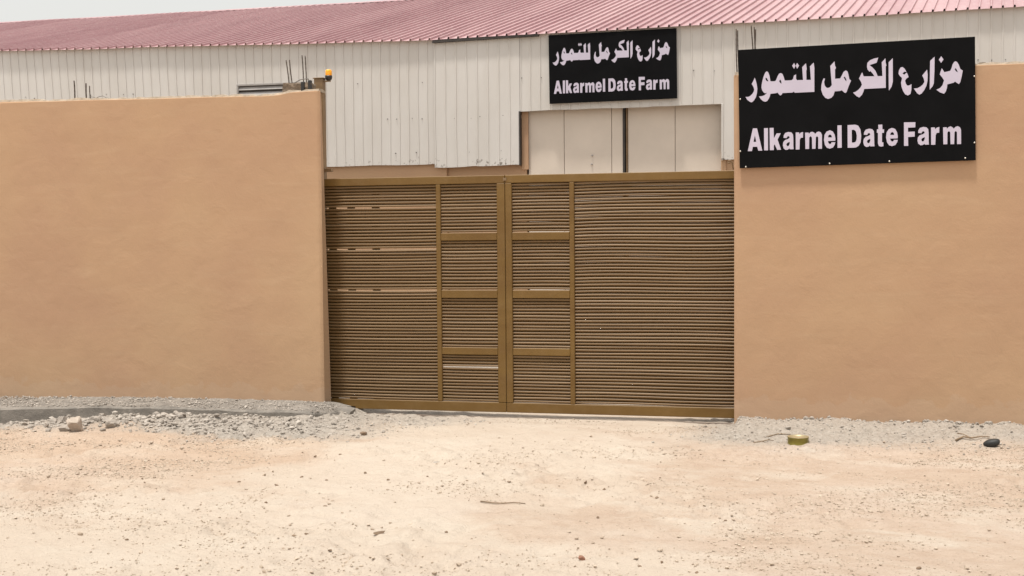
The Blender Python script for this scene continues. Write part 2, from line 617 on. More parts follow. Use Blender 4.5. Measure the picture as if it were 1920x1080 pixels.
# screws on the cladding
scr_v = []
for zz in (3.55, 4.18, 4.87):
    for x in np.arange(-16, 4, 0.185 * 1):
        if rng.random() < 0.32 and not (-4.7 < x < -1.05 and zz < 4.4) and not (-4.3 < x < -1.7 and zz > 4.3):
            scr_v.append((x + rng.uniform(-0.05, 0.05) + lean(x) * (5.65 - zz), zz + rng.uniform(-0.02, 0.02)))
for (x, z) in scr_v:
    s = rng.uniform(0.005, 0.009)
    pts = [(x + s * math.cos(a), WY - 0.022, z + s * math.sin(a)) for a in np.linspace(0, 2 * math.pi, 6, endpoint=False)]
    base = [(q[0], WY + 0.002, q[2]) for q in pts]
    obj('screw_head', pts + base, [[5, 4, 3, 2, 1, 0]] + [[i, (i + 1) % 6, 6 + (i + 1) % 6, 6 + i] for i in range(6)], DARKMETAL, wh)

# low masonry under the cladding
bar('plinth', -27, -6.15, WY + 0.06, WY + 0.34, -0.1, 3.42, PLASTER, wh, 0.01)
bar('plinth', -6.148, -4.63, WY + 0.13, WY + 0.342, -0.1, 3.42, PLASTER, wh, 0.01)
bar('plinth', -1.02, 9, WY + 0.06, WY + 0.34, -0.1, 3.42, PLASTER, wh, 0.01)
bar('door_jamb', -4.71, -4.585, WY + 0.095, WY + 0.128, 3.2, 4.45, PLASTER, wh, 0.004)
bar('door_jamb', -1.07, -0.985, WY + 0.03, WY + 0.058, -0.1, 3.43, PLASTER, wh, 0.004)


def door_leaf(edges, yd):
    leaf = empty('door', (edges[0] - wh.location.x, yd - WY, 0))
    leaf.parent = wh
    for a, b in zip(edges[:-1], edges[1:]):
        bar('panel', a + 0.004, b - 0.004, yd, yd + 0.05, -0.02, 4.5, DOOR, leaf, 0.005)
    bar('backing', edges[0] + 0.01, edges[-1] - 0.01, yd + 0.045, yd + 0.062, 0, 4.48, DARKMETAL, leaf, 0)
    return leaf


dl = door_leaf([-4.60, -3.925, -3.045, -2.835], WY + 0.17)
dr = door_leaf([-2.752, -1.895, -1.0], WY + 0.20)
bar('stile', -2.833, -2.800, WY + 0.15, WY + 0.24, 0, 4.49, DARKMETAL, dl, 0.003)
bar('stile', -2.785, -2.754, WY + 0.185, WY + 0.26, 0, 4.49, STEELPOST, dr, 0.003)
for (x, z) in ((-3.40, 3.42), (-3.41, 2.98 + 0.28)):
    lathe('handle', [(0.0, 0), (0.016, 0.0), (0.016, 0.02), (0.0, 0.026)], GREYMETAL, dl, (x, WY + 0.155, z), 8)
bar('inner_wall', -4.8, -0.9, WY + 0.5, WY + 0.55, 0, 4.6, DARKMETAL, wh, 0)

# louvre window
lv = empty('window', (-10.3 - wh.location.x, -0.06, 0))
lv.parent = wh
WX0, WX1, WZ0, WZ1 = -10.33, -8.95, 4.15, 4.955
bar('frame', WX0, WX1, WY - 0.075, WY - 0.002, WZ1 - 0.035, WZ1, GREYMETAL, lv, 0.003)
bar('frame', WX0, WX1, WY - 0.075, WY - 0.002, WZ0, WZ0 + 0.035, GREYMETAL, lv, 0.003)
bar('frame', WX0, WX0 + 0.035, WY - 0.073, WY - 0.002, WZ0 + 0.036, WZ1 - 0.036, GREYMETAL, lv, 0.003)
bar('frame', WX1 - 0.035, WX1, WY - 0.073, WY - 0.002, WZ0 + 0.036, WZ1 - 0.036, GREYMETAL, lv, 0.003)
bar('backing', WX0 + 0.02, WX1 - 0.02, WY - 0.035, WY - 0.026, WZ0 + 0.02, WZ1 - 0.02, DARKMETAL, lv, 0)
for k in range(7):
    z = WZ1 - 0.05 - k * 0.103
    obj('slat', [(WX0 + 0.036, WY - 0.036, z), (WX1 - 0.036, WY - 0.036, z), (WX1 - 0.036, WY - 0.070, z - 0.062), (WX0 + 0.036, WY - 0.070, z - 0.062),
                 (WX0 + 0.036, WY - 0.036, z - 0.008), (WX1 - 0.036, WY - 0.036, z - 0.008), (WX1 - 0.036, WY - 0.066, z - 0.070), (WX0 + 0.036, WY - 0.066, z - 0.070)],
        [[3, 2, 1, 0], [4, 5, 6, 7], [2, 3, 7, 6], [0, 1, 5, 4], [1, 2, 6, 5], [3, 0, 4, 7]], GREYMETAL, lv)

# roof
RIDGE_Y, RIDGE_Z, EY = 15.95, 7.86, 8.90
SK = 0.168


def roof_sheet(x0, npitch=5, p=0.185):
    prof = []
    for k in range(npitch):
        a = x0 + k * p
        prof += [(a, 0), (a + 0.010, 0.040), (a + 0.034, 0.040), (a + 0.038, 0), (a + p * 0.62, 0.002)]
    prof.append((x0 + npitch * p + 0.03, 0.006))
    vs, fs = [], []
    lift = rng.uniform(0, 0.006)
    drop = rng.uniform(-0.006, 0.006)
    nj = 7
    for j in range(nj + 1):
        t = j / nj
        for (x, dz) in prof:
            y = EY + drop * (1 - t) + (RIDGE_Y - EY) * t
            ze_ = eave(x) + 0.012
            z = ze_ + (RIDGE_Z - ze_) * t + dz + lift + 0.006 * math.sin(x * 1.7 + y * 1.1) * (0.4 + t)
            xx = x + SK * (RIDGE_Y - EY) * t
            vs.append((xx, y, z))
    w = len(prof)
    for j in range(nj):
        for i in range(w - 1):
            fs.append([j * w + i, j * w + i + 1, (j + 1) * w + i + 1, (j + 1) * w + i])
    return obj('roof_sheet', vs, fs, ROOF, wh)


x = -26.6
while x < 8.6:
    roof_sheet(x)
    x += 0.925
# ridge capping in lengths
x = -26.0
k = 0
while x < 9.5:
    z = RIDGE_Z + 0.022 + rng.uniform(-0.004, 0.004)
    a, b = x, x + 2.45
    obj('ridge_cap', [(a, RIDGE_Y - 0.16, z - 0.035), (b, RIDGE_Y - 0.16, z - 0.035), (b, RIDGE_Y, z + 0.025), (a, RIDGE_Y, z + 0.025), (a, RIDGE_Y + 0.16, z - 0.035), (b, RIDGE_Y + 0.16, z - 0.035)],
        [[0, 1, 2, 3], [3, 2, 5, 4]], ROOF, wh)
    x += 2.4
obj('roof_back', [(-25.4, RIDGE_Y, RIDGE_Z + 0.01), (9.8, RIDGE_Y, RIDGE_Z + 0.01), (9.8, 23.2, 5.6), (-25.4, 23.2, 5.6)], [[0, 1, 2, 3]], ROOF, wh)
obj('gable_wall', [(-26.2, WY + 0.02, -0.1), (-26.2, 23, -0.1), (-26.2, 23, 5.5), (-25.6, RIDGE_Y, RIDGE_Z - 0.02), (-26.2, WY + 0.02, 5.7)], [[0, 1, 2, 3, 4]], CLAD, wh)
obj('gable_wall', [(8.2, WY + 0.02, -0.1), (8.2, 23, -0.1), (8.2, 23, 5.5), (8.4, RIDGE_Y, RIDGE_Z - 0.02), (8.2, WY + 0.02, 5.66)], [[4, 3, 2, 1, 0]], CLAD, wh)
bar('back_wall', -26.1, 8.1, 22.9, 23.0, -0.1, 5.6, CLAD, wh, 0)
# dark box filling the dark gap under the eave sheets
obj('eave_gap_strip', [(-6.36, EY + 0.005, 5.575), (-4.35, EY + 0.005, 5.612), (-4.35, EY + 0.005, 5.638), (-6.36, EY + 0.005, 5.625),
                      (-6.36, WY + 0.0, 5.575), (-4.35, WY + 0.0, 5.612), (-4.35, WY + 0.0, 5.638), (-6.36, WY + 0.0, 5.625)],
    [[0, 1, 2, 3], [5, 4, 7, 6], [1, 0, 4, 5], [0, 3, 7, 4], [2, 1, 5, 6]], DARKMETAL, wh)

# ------------------------------------------------------------------ boundary walls
def boundary_wall(name, x0, x1, ztop, label, edge_lean, lean_right):
    """plastered wall, front face y=0, thickness .22; edge_lean skews the end at the gate"""
    w = empty(name, ((x0 + x1) / 2, 0.11, 0), label, 'wall')
    sx = 0.06
    n = int((x1 - x0) / sx)
    zs = np.concatenate([np.linspace(-0.3, 3.3, 46), [3.40, 3.48, 3.53, 3.555, 1]])
    gx = np.linspace(x0, x1, n + 1)
    extra = np.array([0.012, 0.024, 0.036, 0.05])
    gx = np.sort(np.concatenate([gx, (x1 - extra) if lean_right else (x0 + extra)]))
    n = len(gx) - 1
    nz = len(zs)
    V = []
    def pt(x, z, y):
        t = (z / 3.57)
        if lean_right:
            k = sstep(x1 - 0.6, x1, x)
        else:
            k = 1 - sstep(x0, x0 + 0.6, x)
        bk = min(1.0, max(0.0, y / 0.215)) if y > 0.06 else 0.0
        return (x + float(k) * edge_lean * t * bk, y, z)
    def front(x, z):
        # rounded outer corner and uneven trowelled face
        e = (x1 - x) if lean_right else (x - x0)
        rnd = 0.022 * max(0.0, 1 - e / 0.045) ** 2
        return 0.007 * float(fbm(np.array(x * 0.9), np.array(z * 0.9), 41, 3)) + 0.003 * float(fbm(np.array(x * 4), np.array(z * 4), 47, 2)) + rnd
    # front grid
    F = np.zeros((nz, n + 1), int)
    for j, z in enumerate(zs):
        for i, x in enumerate(gx):
            zt = float(ztop(x))
            zz = zt if j == nz - 1 else min(z, zt - 0.012 * (nz - 1 - j) / 6 - 0.004)
            yy = front(x, zz)
            if j == nz - 1:
                yy += 0.008
            F[j, i] = len(V)
            V.append(pt(x, zz, yy))
    B = np.zeros((2, n + 1), int)
    for i, x in enumerate(gx):
        zt = float(ztop(x)) + 0.01 * float(vnoise(np.array(x * 9), np.array(3.0), 9))
        B[1, i] = len(V); V.append(pt(x, zt, 0.215))
    for i, x in enumerate(gx):
        B[0, i] = len(V); V.append(pt(x, -0.3, 0.22))
    fs = []
    for j in range(nz - 1):
        for i in range(n):
            fs.append([F[j, i], F[j, i + 1], F[j + 1, i + 1], F[j + 1, i]])
    for i in range(n):
        fs.append([F[-1, i], F[-1, i + 1], B[1, i + 1], B[1, i]])
        fs.append([B[1, i], B[1, i + 1], B[0, i + 1], B[0, i]])
    for j in range(nz - 1):
        pass
    # ends
    fs.append([F[j, 0] for j in range(nz)] + [B[1, 0], B[0, 0]])
    fs.append(([F[j, n] for j in range(nz)] + [B[1, n], B[0, n]])[::-1])
    o = obj('plaster_body', V, [[int(q) for q in f] for f in fs], PLASTER, w)
    # ragged bare mortar along the top
    step = 0.05
    tx = np.arange(x0 + 0.01, x1 - 0.01, step)
    MV, MF = [], []
    for i, x in enumerate(tx):
        zt = float(ztop(x))
        hgt = 0.012 + 0.020 * abs(float(fbm(np.array(x * 5.5), np.array(1.0), 61, 3))) + 0.01 * rng.random()
        y0_ = 0.004 + 0.010 * rng.random()
        a = pt(x, zt, 0)[0]
        MV += [(a, y0_, zt - 0.006), (a, y0_ + 0.012, zt + hgt), (a, 0.11, zt + hgt * 1.1 + 0.006 * rng.random()), (a, 0.20, zt + hgt * 0.7), (a, 0.212, zt - 0.01)]
    for i in range(len(tx) - 1):
        for k in range(4):
            MF.append([i * 5 + k, (i + 1) * 5 + k, (i + 1) * 5 + k + 1, i * 5 + k + 1])
    l = (len(tx) - 1) * 5
    MF.append([4, 3, 2, 1, 0]); MF.append([l, l + 1, l + 2, l + 3, l + 4])
    obj('mortar_cap', MV, MF, MORTAR, w)
    return w


def ztop_left(x):
    return np.interp(x, [-14, -9, -7.6, -6.25, -5.6, -5.45, -5.33, -5.03], [3.60, 3.572, 3.549, 3.536, 3.527, 3.535, 3.556, 3.562]) + 0.006 * fbm(np.array(x * 1.8), np.array(0.5), 71, 3)


def ztop_right(x):
    return 3.560 + 0.008 * fbm(np.array(x * 1.5), np.array(7.5), 73, 3)


wl = boundary_wall('boundary_wall', -14.0, -4.977, ztop_left, 'long tan plastered wall left of the gate with rebar stubs on top', -0.066, True)
wr = boundary_wall('boundary_wall', -0.484, 8.0, ztop_right, 'tan plastered wall right of the gate carrying the large black sign', -0.012, False)

# exposed concrete footing under the left wall
fx = np.arange(-13.5, -4.60, 0.05)
FV, FF = [], []
for i, x in enumerate(fx):
    fe = float(footing_edge(x)) + 0.025 * float(vnoise(np.array(x * 6.0), np.array(0.0), 81))
    base = float(np.interp(x, [-9.5, -8, -7, -5, -4.6], [0.035, 0.062, 0.082, 0.078, 0.05]))
    end = float(sstep(-4.62, -4.95, x))
    for (dy, dz) in ((0, -0.45), (0, -0.02), (0.02, 0.0), (0.14, 0.012), (0.28, 0.022), (0.46, 0.036), (0.56, 0.04), (0.70, 0.02)):
        yy = fe * end + dy - (1 - end) * 0.06
        FV.append((x, min(yy, 0.12), base * (0.25 + 0.75 * end) + dz + (0.022 * float(fbm(np.array(x * 7), np.array(dy * 9), 83, 3)) if dz > -0.01 else 0.014 * float(vnoise(np.array(x * 5), np.array(dz * 9), 85)))))
nf = 8
for i in range(len(fx) - 1):
    for k in range(nf - 1):
        FF.append([i * nf + k, (i + 1) * nf + k, (i + 1) * nf + k + 1, i * nf + k + 1])
l = (len(fx) - 1) * nf
FF.append([l + k for k in range(nf)])
obj('concrete_footing', FV, FF, CONCRETE, wl)

# column stub and rebar on the left wall
bm = bmesh.new()
bmesh.ops.create_cube(bm, size=1)
bmesh.ops.subdivide_edges(bm, edges=bm.edges[:], cuts=5, use_grid_fill=True)
for v in bm.verts:
    x = -5.265 + v.co.x * 0.33; y = 0.12 + v.co.y * 0.15; z = 3.60 + v.co.z * 0.115
    n_ = float(fbm(np.array(x * 22 + y * 13), np.array(z * 25), 91, 3)) * 0.03
    v.co = Vector((x + n_, y - n_ * 0.7, z + n_ * 0.8))
bm.verts.index_update()
stub = obj('column_stub', [tuple(v.co) for v in bm.verts], [[v.index for v in f.verts] for f in bm.faces], ROUGH_CONC, wl)
bm.free()
bar('dark_block', -5.205, -5.165, 0.02, 0.06, 3.55, 3.668, BLACKPLASTIC, stub, 0.004)  # black blocks standing in for dark openings in the stub
bar('dark_block', -5.125, -5.092, 0.03, 0.08, 3.56, 3.685, BLACKPLASTIC, stub, 0.004)


def rebar(x, y, z0, z1, parent, lx=-0.02, ly=0.0, r=0.0068):
    nseg = max(4, int((z1 - z0) / 0.025))
    ph = rng.uniform(0, 6)
    pts = [(x + lx * t + 0.003 * math.sin(5 * t + ph), y + ly * t, z0 + (z1 - z0) * t) for t in np.linspace(0, 1, nseg)]
    return tube('rebar', pts, r, RUST, parent, 7, twist_bumps=True)


rebar(-5.362, 0.10, 3.5, 3.925, wl, -0.045)
rebar(-5.338, 0.13, 3.5, 3.932, wl, -0.042)
rebar(-5.190, 0.10, 3.5, 3.972, wl, -0.030)
rebar(-5.168, 0.13, 3.5, 3.968, wl, -0.028)
rebar(-8.055, 0.09, 3.5, 3.797, wl, -0.012, 0, 0.0085)
rebar(-8.078, 0.12, 3.5, 3.63, wl, 0.0, 0, 0.008)
rebar(-7.905, 0.09, 3.5, 3.762, wl, -0.008, 0, 0.0085)
rebar(-7.872, 0.12, 3.5, 3.735, wl, -0.012)
tube('tie_wire', [(-5.36, 0.11, 3.66), (-5.30, 0.10, 3.675), (-5.24, 0.09, 3.70), (-5.17, 0.10, 3.712), (-5.15, 0.12, 3.705)], 0.0055, WIRE, wl, 6)
tube('tie_wire', [(-7.88, 0.1, 3.60), (-7.84, 0.09, 3.603), (-7.79, 0.1, 3.588), (-7.74, 0.09, 3.602), (-7.70, 0.1, 3.61), (-7.66, 0.11, 3.585), (-7.60, 0.12, 3.575)], 0.004, WIRE, wl, 6)
rebar(-0.455, 0.09, 3.45, 4.035, wr, -0.012)
rebar(-0.440, 0.13, 3.45, 4.025, wr, -0.012)
rebar(-0.283, 0.09, 3.45, 4.060, wr, -0.030)
rebar(-0.272, 0.12, 3.45, 4.050, wr, -0.012)
rebar(-0.280, 0.15, 3.45, 4.030, wr, 0.004)
bar('brick_stub', 1.86, 1.93, 0.06, 0.16, 3.56, 3.595, ROUGH_CONC, wr, 0.008)

# ------------------------------------------------------------------ gate leaves
GYF = 0.29          # front plane of the gate frame
bow = lambda xx, zz: 0.0


def slat(parent, x0, x1, z, amp, seed, back=False):
    nseg = 10 if x1 - x0 > 0.9 else 6
    n = 8
    ry, rz = 0.0125, 0.0124
    if back:
        ry, rz = 0.007, 0.0128
    vs, fs = [], []
    wide = x1 - x0 > 0.9
    tilt = rng.uniform(-0.0022, 0.0022) * (1.0 if wide else 0.5)
    twist = rng.uniform(-0.4, 0.4)
    for i in range(nseg + 1):
        t = i / nseg
        xx = x0 + (x1 - x0) * t
        pin = math.sin(math.pi * t) ** 0.7
        zz = z + amp * pin * float(fbm(np.array(xx * 0.6 + 3.3), np.array(z * 1.2), 101, 1)) * 2.0 + 0.005 * pin * float(vnoise(np.array(xx * 1.4), np.array(seed * 7.7), 103)) + tilt * (t - 0.5) * 2
        yy = GYF + (0.060 if back else 0.030) + (0 if back else 0.003 * float(vnoise(np.array(xx * 1.5), np.array(seed * 3.1), 107)))
        for k in range(n):
            a = 2 * math.pi * (k + 0.5) / n
            dy, dz = ry * math.cos(a), rz * math.sin(a)
            vs.append((xx, yy + dy - twist * dz * 0.6, zz + dz))
    for i in range(nseg):
        for k in range(n):
            k2 = (k + 1) % n
            fs.append([i * n + k, i * n + k2, (i + 1) * n + k2, (i + 1) * n + k])
    return obj('slat', vs, fs, GATE if back else SLAT, parent, smooth=True)


def leaf(x0, x1, stile_side, mull, stile_w, label, hinge_left):
    g = empty('gate_leaf', (x0 if hinge_left else x1, GYF + 0.03, 0), label, 'gate')
    y0, y1 = GYF, GYF + 0.065
    mw = 0.052
    bar('top_rail', x0, x1, y0, y1, 2.520, 2.606, GATE, g, 0.005)
    bar('bottom_rail', x0, x1, y0, y1, 0.004, 0.112, GATE, g, 0.005)
    if hinge_left:
        st = (x1 - stile_w, x1); outer = (x0, x0 + 0.06)
        cell = (mull + mw, x1 - stile_w); wide = (x0 + 0.06, mull)
    else:
        st = (x0, x0 + stile_w); outer = (x1 - 0.06, x1)
        cell = (x0 + stile_w, mull); wide = (mull + mw, x1 - 0.06)
    e = 0.0015
    bar('stile', st[0], st[1], y0 - 0.002, y1, 0.112 + e, 2.520 - e, GATE, g, 0.005)
    bar('stile', outer[0], outer[1], y0, y1, 0.112 + e, 2.520 - e, GATE, g, 0.005)
    bar('mullion', mull, mull + mw, y0, y1, 0.112 + e, 2.520 - e, GATE, g, 0.005)
    rails = [(1.897, 1.982), (1.262, 1.350), (0.635, 0.716)]
    for a, b in rails:
        bar('mid_rail', cell[0] + e, cell[1] - e, y0 + 0.002, y1, a, b, GATE, g, 0.005)
    zc = [2.520, 1.982, 1.897, 1.350, 1.262, 0.716, 0.635, 0.112]
    sd = 0
    for q in range(4):
        top, bot = zc[2 * q], zc[2 * q + 1]
        ns = int(round((top - bot) / 0.0358))
        for k in range(ns):
            sd += 1
            zz = bot + (k + 0.5) * (top - bot) / ns
            slat(g, cell[0] - 0.01, cell[1] + 0.01, zz, 0.004, sd)
            if not (q == 3 and hinge_left and k == 10):
                slat(g, cell[0] - 0.01, cell[1] + 0.01, zz + 0.5 * (top - bot) / ns - 0.004, 0.004, sd, True)
    ns = 68
    for k in range(ns):
        sd += 1
        z = 0.112 + (k + 0.5) * (2.520 - 0.112) / ns
        amp = 0.015 if not hinge_left else 0.008
        slat(g, wide[0] - 0.01, wide[1] + 0.01, z, amp, sd)
        zb = z + 0.0179 - 0.004
        if hinge_left and min(abs(zb - q) for q in (2.26, 1.80, 1.335)) < 0.0175:
            continue
        if True:
            slat(g, wide[0] - 0.01, wide[1] + 0.01, zb, amp, sd, True)
    # stiffeners welded behind the slats
    for t in ((0.11, 0.27, 0.48) if hinge_left else ()):
        xx = wide[0] + (wide[1] - wide[0]) * t
        bar('stiffener', xx - 0.045, xx + 0.045, GYF + 0.066, GYF + 0.084, 0.09, 2.515, GATE, g, 0.003)
    return g


gl = leaf(-5.20, -2.958, 'r', -3.742, 0.090, 'left leaf of the brown slatted metal gate, beside the post with the amber lamp', True)
gr = leaf(-2.953, -0.40, 'l', -2.243, 0.072, 'right leaf of the brown slatted metal gate, beside the wall with the large sign', False)
bar('latch_plate', -2.975, -2.935, GYF - 0.006, GYF - 0.001, 2.545, 2.575, STEELPOST, gr, 0.001)
tr = bar('gate_rail', -4.72, -0.40, 0.235, 0.27, -0.062, -0.040, STEELRAIL, None, 0.003)
tag(tr, 'thin dark steel threshold rail on the ground under the gate', 'rail')

# gate post and lamp
gp = empty('gate_post', (-5.11, 0.42, 0), 'brown square steel gate post rising behind the end of the left wall', 'post')
bar('post', -5.19, -5.082, 0.36, 0.45, -0.1, 3.745, STEELPOST, gp, 0.005)
bar('cap_plate', -5.20, -5.072, 0.35, 0.46, 3.746, 3.756, STEELPOST, gp, 0.002)
bar('guide_bracket', -5.081, -4.985, 0.34, 0.40, 2.688, 2.724, STEELPOST, gp, 0.004)
bar('lamp_bracket', -5.081, -5.01, 0.385, 0.425, 3.712, 3.722, STEELPOST, gp, 0.001)
lc = (-5.025, 0.40, 3.726)
lamp = empty('warning_lamp', lc, 'small amber flashing lamp with black base on top of the gate post', 'lamp')
lathe('base', [(0.0, -0.004), (0.022, -0.004), (0.036, 0.014), (0.041, 0.036), (0.041, 0.052), (0.0, 0.052)], BLACKPLASTIC, lamp, lc, 18)
lathe('lens', [(0.037, 0.0525), (0.038, 0.075), (0.037, 0.100), (0.033, 0.114), (0.022, 0.121), (0.0, 0.123)], AMBER, lamp, lc, 18)

# cable loop at the right jamb
hk = tube('gate_hook', [(-0.50, 0.24, 2.61), (-0.508, 0.235, 2.65), (-0.512, 0.23, 2.68), (-0.530, 0.225, 2.705), (-0.552, 0.225, 2.703), (-0.560, 0.225, 2.690), (-0.548, 0.225, 2.678), (-0.530, 0.225, 2.684)], 0.007, STEELPOST, None, 7)
tag(hk, 'small curled brown metal hook above the gate at the right wall', 'hook')

# ------------------------------------------------------------------ signs
GLYPHS = [
 [[-965,308,-954,275,-945,235,-941,195,-945,156,-956,112,-974,83,-991,66,-1003,63,-1020,71,-1040,88,-1059,119,-1032,119,-1012,127,-990,148,-975,172,-972,189,-977,212,-987,232,-996,246,-981,274]],
 [[-388,428,-382,373,-383,351,-385,138,-574,138,-584,150,-598,141,-694,141,-701,127,-714,117,-728,128,-742,148,-759,143,-813,139,-818,117,-828,93,-845,69,-864,62,-886,69,-908,90,-926,118,-895,120,-873,127,-854,141,-846,153,-863,146,-878,155,-892,175,-900,203,-898,233,-889,277,-876,320,-861,354,-846,366,-832,355,-820,322,-811,265,-787,262,-763,264,-753,280,-740,311,-726,335,-711,341,-694,333,-682,305,-671,265,-637,264,-603,264,-589,278,-581,310,-560,320,-561,280,-553,262,-493,261,-500,389,-463,426,-456,367,-461,350,-460,260,-417,258,-425,393],[-859,302,-847,299,-830,264,-845,267,-857,280],[-714,278,-704,255,-703,233,-719,248,-726,263]],
 [[-578,435,-564,406,-579,376,-597,408]],
 [[-549,434,-530,405,-549,376,-562,406]],
 [[-188,430,-184,388,-174,363,-184,349,-184,257,-135,258,-118,290,-102,321,-83,334,-66,326,-57,296,-48,247,-32,231,-56,175,-75,122,-87,112,-96,116,-122,141,-136,135,-189,133,-201,94,-222,71,-253,61,-279,73,-303,104,-319,154,-316,202,-306,243,-294,267,-281,263,-290,230,-285,198,-271,176,-255,169,-233,176,-216,197,-223,290,-229,386],[-102,267,-90,274,-76,244,-77,224,-91,245]],
 [[295,433,297,389,304,362,297,353,296,144,92,143,85,117,70,86,44,61,19,76,-14,112,10,119,36,136,57,159,71,185,64,212,44,248,60,281,74,307,81,289,88,267,191,262,175,289,152,317,145,308,126,333,120,360,125,398,148,421,186,436,228,443,212,394,145,375,175,347,199,317,212,287,221,262,266,261,260,396]],
 [[364,431,363,202,351,154,325,115,324,243,325,392]],
 [[417,280,422,309,436,335,455,339,473,323,491,291,471,292,454,277,469,263,494,284,505,257,510,237,491,226,477,205,484,176,497,156,513,155,527,162,537,168,535,111,527,73,503,59,478,72,458,105,444,149,440,188,447,216,449,233,431,251,420,268]],
 [[683,302,688,252,686,194,676,147,656,105,628,70,609,62,589,77,559,124,591,125,621,140,644,160,658,184,652,215,638,247]],
 [[753,423,751,292,744,163,731,135,706,106,709,275,712,385]],
 [[814,424,835,392,813,360,792,392]],
 [[819,307,830,290,842,268,896,278,908,302,919,340,933,363,948,368,962,357,976,330,989,291,1011,275,1000,216,988,165,975,146,939,173,927,162,868,149,866,118,854,81,838,60,802,74,768,102,802,117,825,144,839,189,823,218,800,248,807,274],[937,291,947,303,955,290,968,259,948,272]],
 [[-990,-200,-949,-201,-900,-427,-939,-426,-949,-386,-992,-385,-1002,-428,-1043,-427],[-971,-271,-958,-336,-985,-336]],
 [[-880,-203,-841,-203,-843,-426,-881,-425]],
 [[-825,-202,-786,-203,-784,-308,-757,-260,-716,-260,-748,-322,-715,-425,-753,-425,-777,-368,-785,-382,-786,-426,-825,-425]],
 [[-690,-307,-687,-282,-672,-258,-641,-250,-612,-256,-597,-276,-594,-311,-594,-395,-592,-424,-628,-424,-633,-415,-650,-427,-670,-429,-689,-413,-697,-383,-693,-351,-676,-330,-647,-321,-630,-309,-634,-294,-646,-291,-656,-301,-659,-311],[-630,-349,-630,-369,-640,-390,-655,-392,-663,-375,-654,-360]],
 [[-570,-258,-538,-259,-533,-276,-521,-262,-498,-256,-500,-312,-521,-314,-531,-333,-535,-429,-571,-429]],
 [[-479,-264,-446,-264,-442,-277,-427,-262,-410,-257,-391,-267,-382,-281,-365,-263,-346,-258,-327,-267,-316,-292,-317,-430,-353,-429,-352,-316,-364,-303,-375,-315,-380,-428,-412,-428,-413,-316,-425,-300,-439,-314,-442,-427,-477,-427]],
 [[-189,-356,-258,-356,-256,-373,-242,-388,-227,-382,-225,-370,-188,-371,-194,-395,-211,-422,-242,-432,-270,-422,-289,-392,-297,-342,-291,-293,-271,-262,-240,-250,-212,-262,-193,-297,-187,-337],[-258,-320,-253,-300,-238,-291,-225,-301,-220,-322]],
 [[-166,-205,-127,-205,-127,-427,-167,-428]],
 [[-69,-206,4,-205,32,-216,53,-254,60,-317,54,-381,35,-414,11,-429,-17,-431,-70,-430],[-30,-255,-8,-254,10,-272,18,-311,16,-350,7,-374,-10,-381,-30,-381]],
 [[85,-307,88,-283,103,-259,135,-250,164,-256,180,-276,182,-311,183,-395,185,-425,148,-425,143,-416,126,-427,106,-429,87,-413,79,-383,83,-351,100,-330,129,-321,147,-310,142,-295,130,-292,120,-301,117,-311],[146,-349,146,-369,136,-391,121,-392,113,-375,122,-360]],
 [[222,-215,260,-215,261,-262,277,-262,275,-296,257,-296,256,-389,269,-390,269,-428,248,-431,227,-424,218,-397,219,-295,208,-293,210,-259,224,-260]],
 [[404,-356,334,-355,337,-372,351,-386,365,-381,368,-369,405,-370,399,-394,382,-420,351,-430,322,-420,303,-390,295,-342,301,-293,321,-263,352,-251,381,-263,399,-297,405,-336],[334,-320,340,-300,354,-291,367,-301,372,-321]],
 [[464,-202,571,-205,569,-255,501,-255,501,-296,564,-296,563,-345,501,-347,502,-433,463,-432]],
 [[596,-311,598,-286,613,-262,645,-254,675,-260,690,-280,693,-315,693,-398,695,-428,659,-428,654,-419,637,-430,617,-432,597,-417,589,-387,593,-355,610,-334,640,-325,657,-313,652,-298,640,-296,630,-305,628,-315],[657,-353,657,-372,647,-394,632,-396,624,-378,632,-364]],
 [[716,-263,750,-263,755,-281,768,-267,793,-261,791,-316,768,-318,758,-337,754,-432,716,-431]],
 [[827,-266,859,-266,864,-280,879,-265,896,-259,915,-270,925,-283,942,-266,961,-260,981,-270,992,-295,992,-434,955,-434,955,-318,943,-306,932,-318,928,-433,895,-432,893,-318,881,-303,867,-317,865,-431,829,-431]]]


def glyph_mesh(g):
    loops = [[Vector((q[i] / 1000.0, q[i + 1] / 1000.0, 0)) for i in range(0, len(q), 2)] for q in g]
    tris = tessellate_polygon(loops)
    flat = [p for lp in loops for p in lp]
    n = len(flat)
    th = 0.0025
    vs = [(p.x, -th, p.y) for p in flat] + [(p.x, 0.0, p.y) for p in flat]
    fs = []
    for t in tris:
        a, b, c = (flat[i] for i in t)
        cr = (b - a).cross(c - a).z
        if abs(cr) < 1e-12:
            continue
        fs.append(list(t) if cr > 0 else list(t)[::-1])
    base = 0
    for lp in loops:
        m = len(lp)
        for i in range(m):
            j = (i + 1) % m
            fs.append([base + i, base + j, n + base + j, n + base + i])
        base += m
    me = bpy.data.meshes.new('letter')
    me.from_pydata(vs, [], fs)
    me.materials.append(LETTER)
    me.update()
    return me


GM = [glyph_mesh(g) for g in GLYPHS]


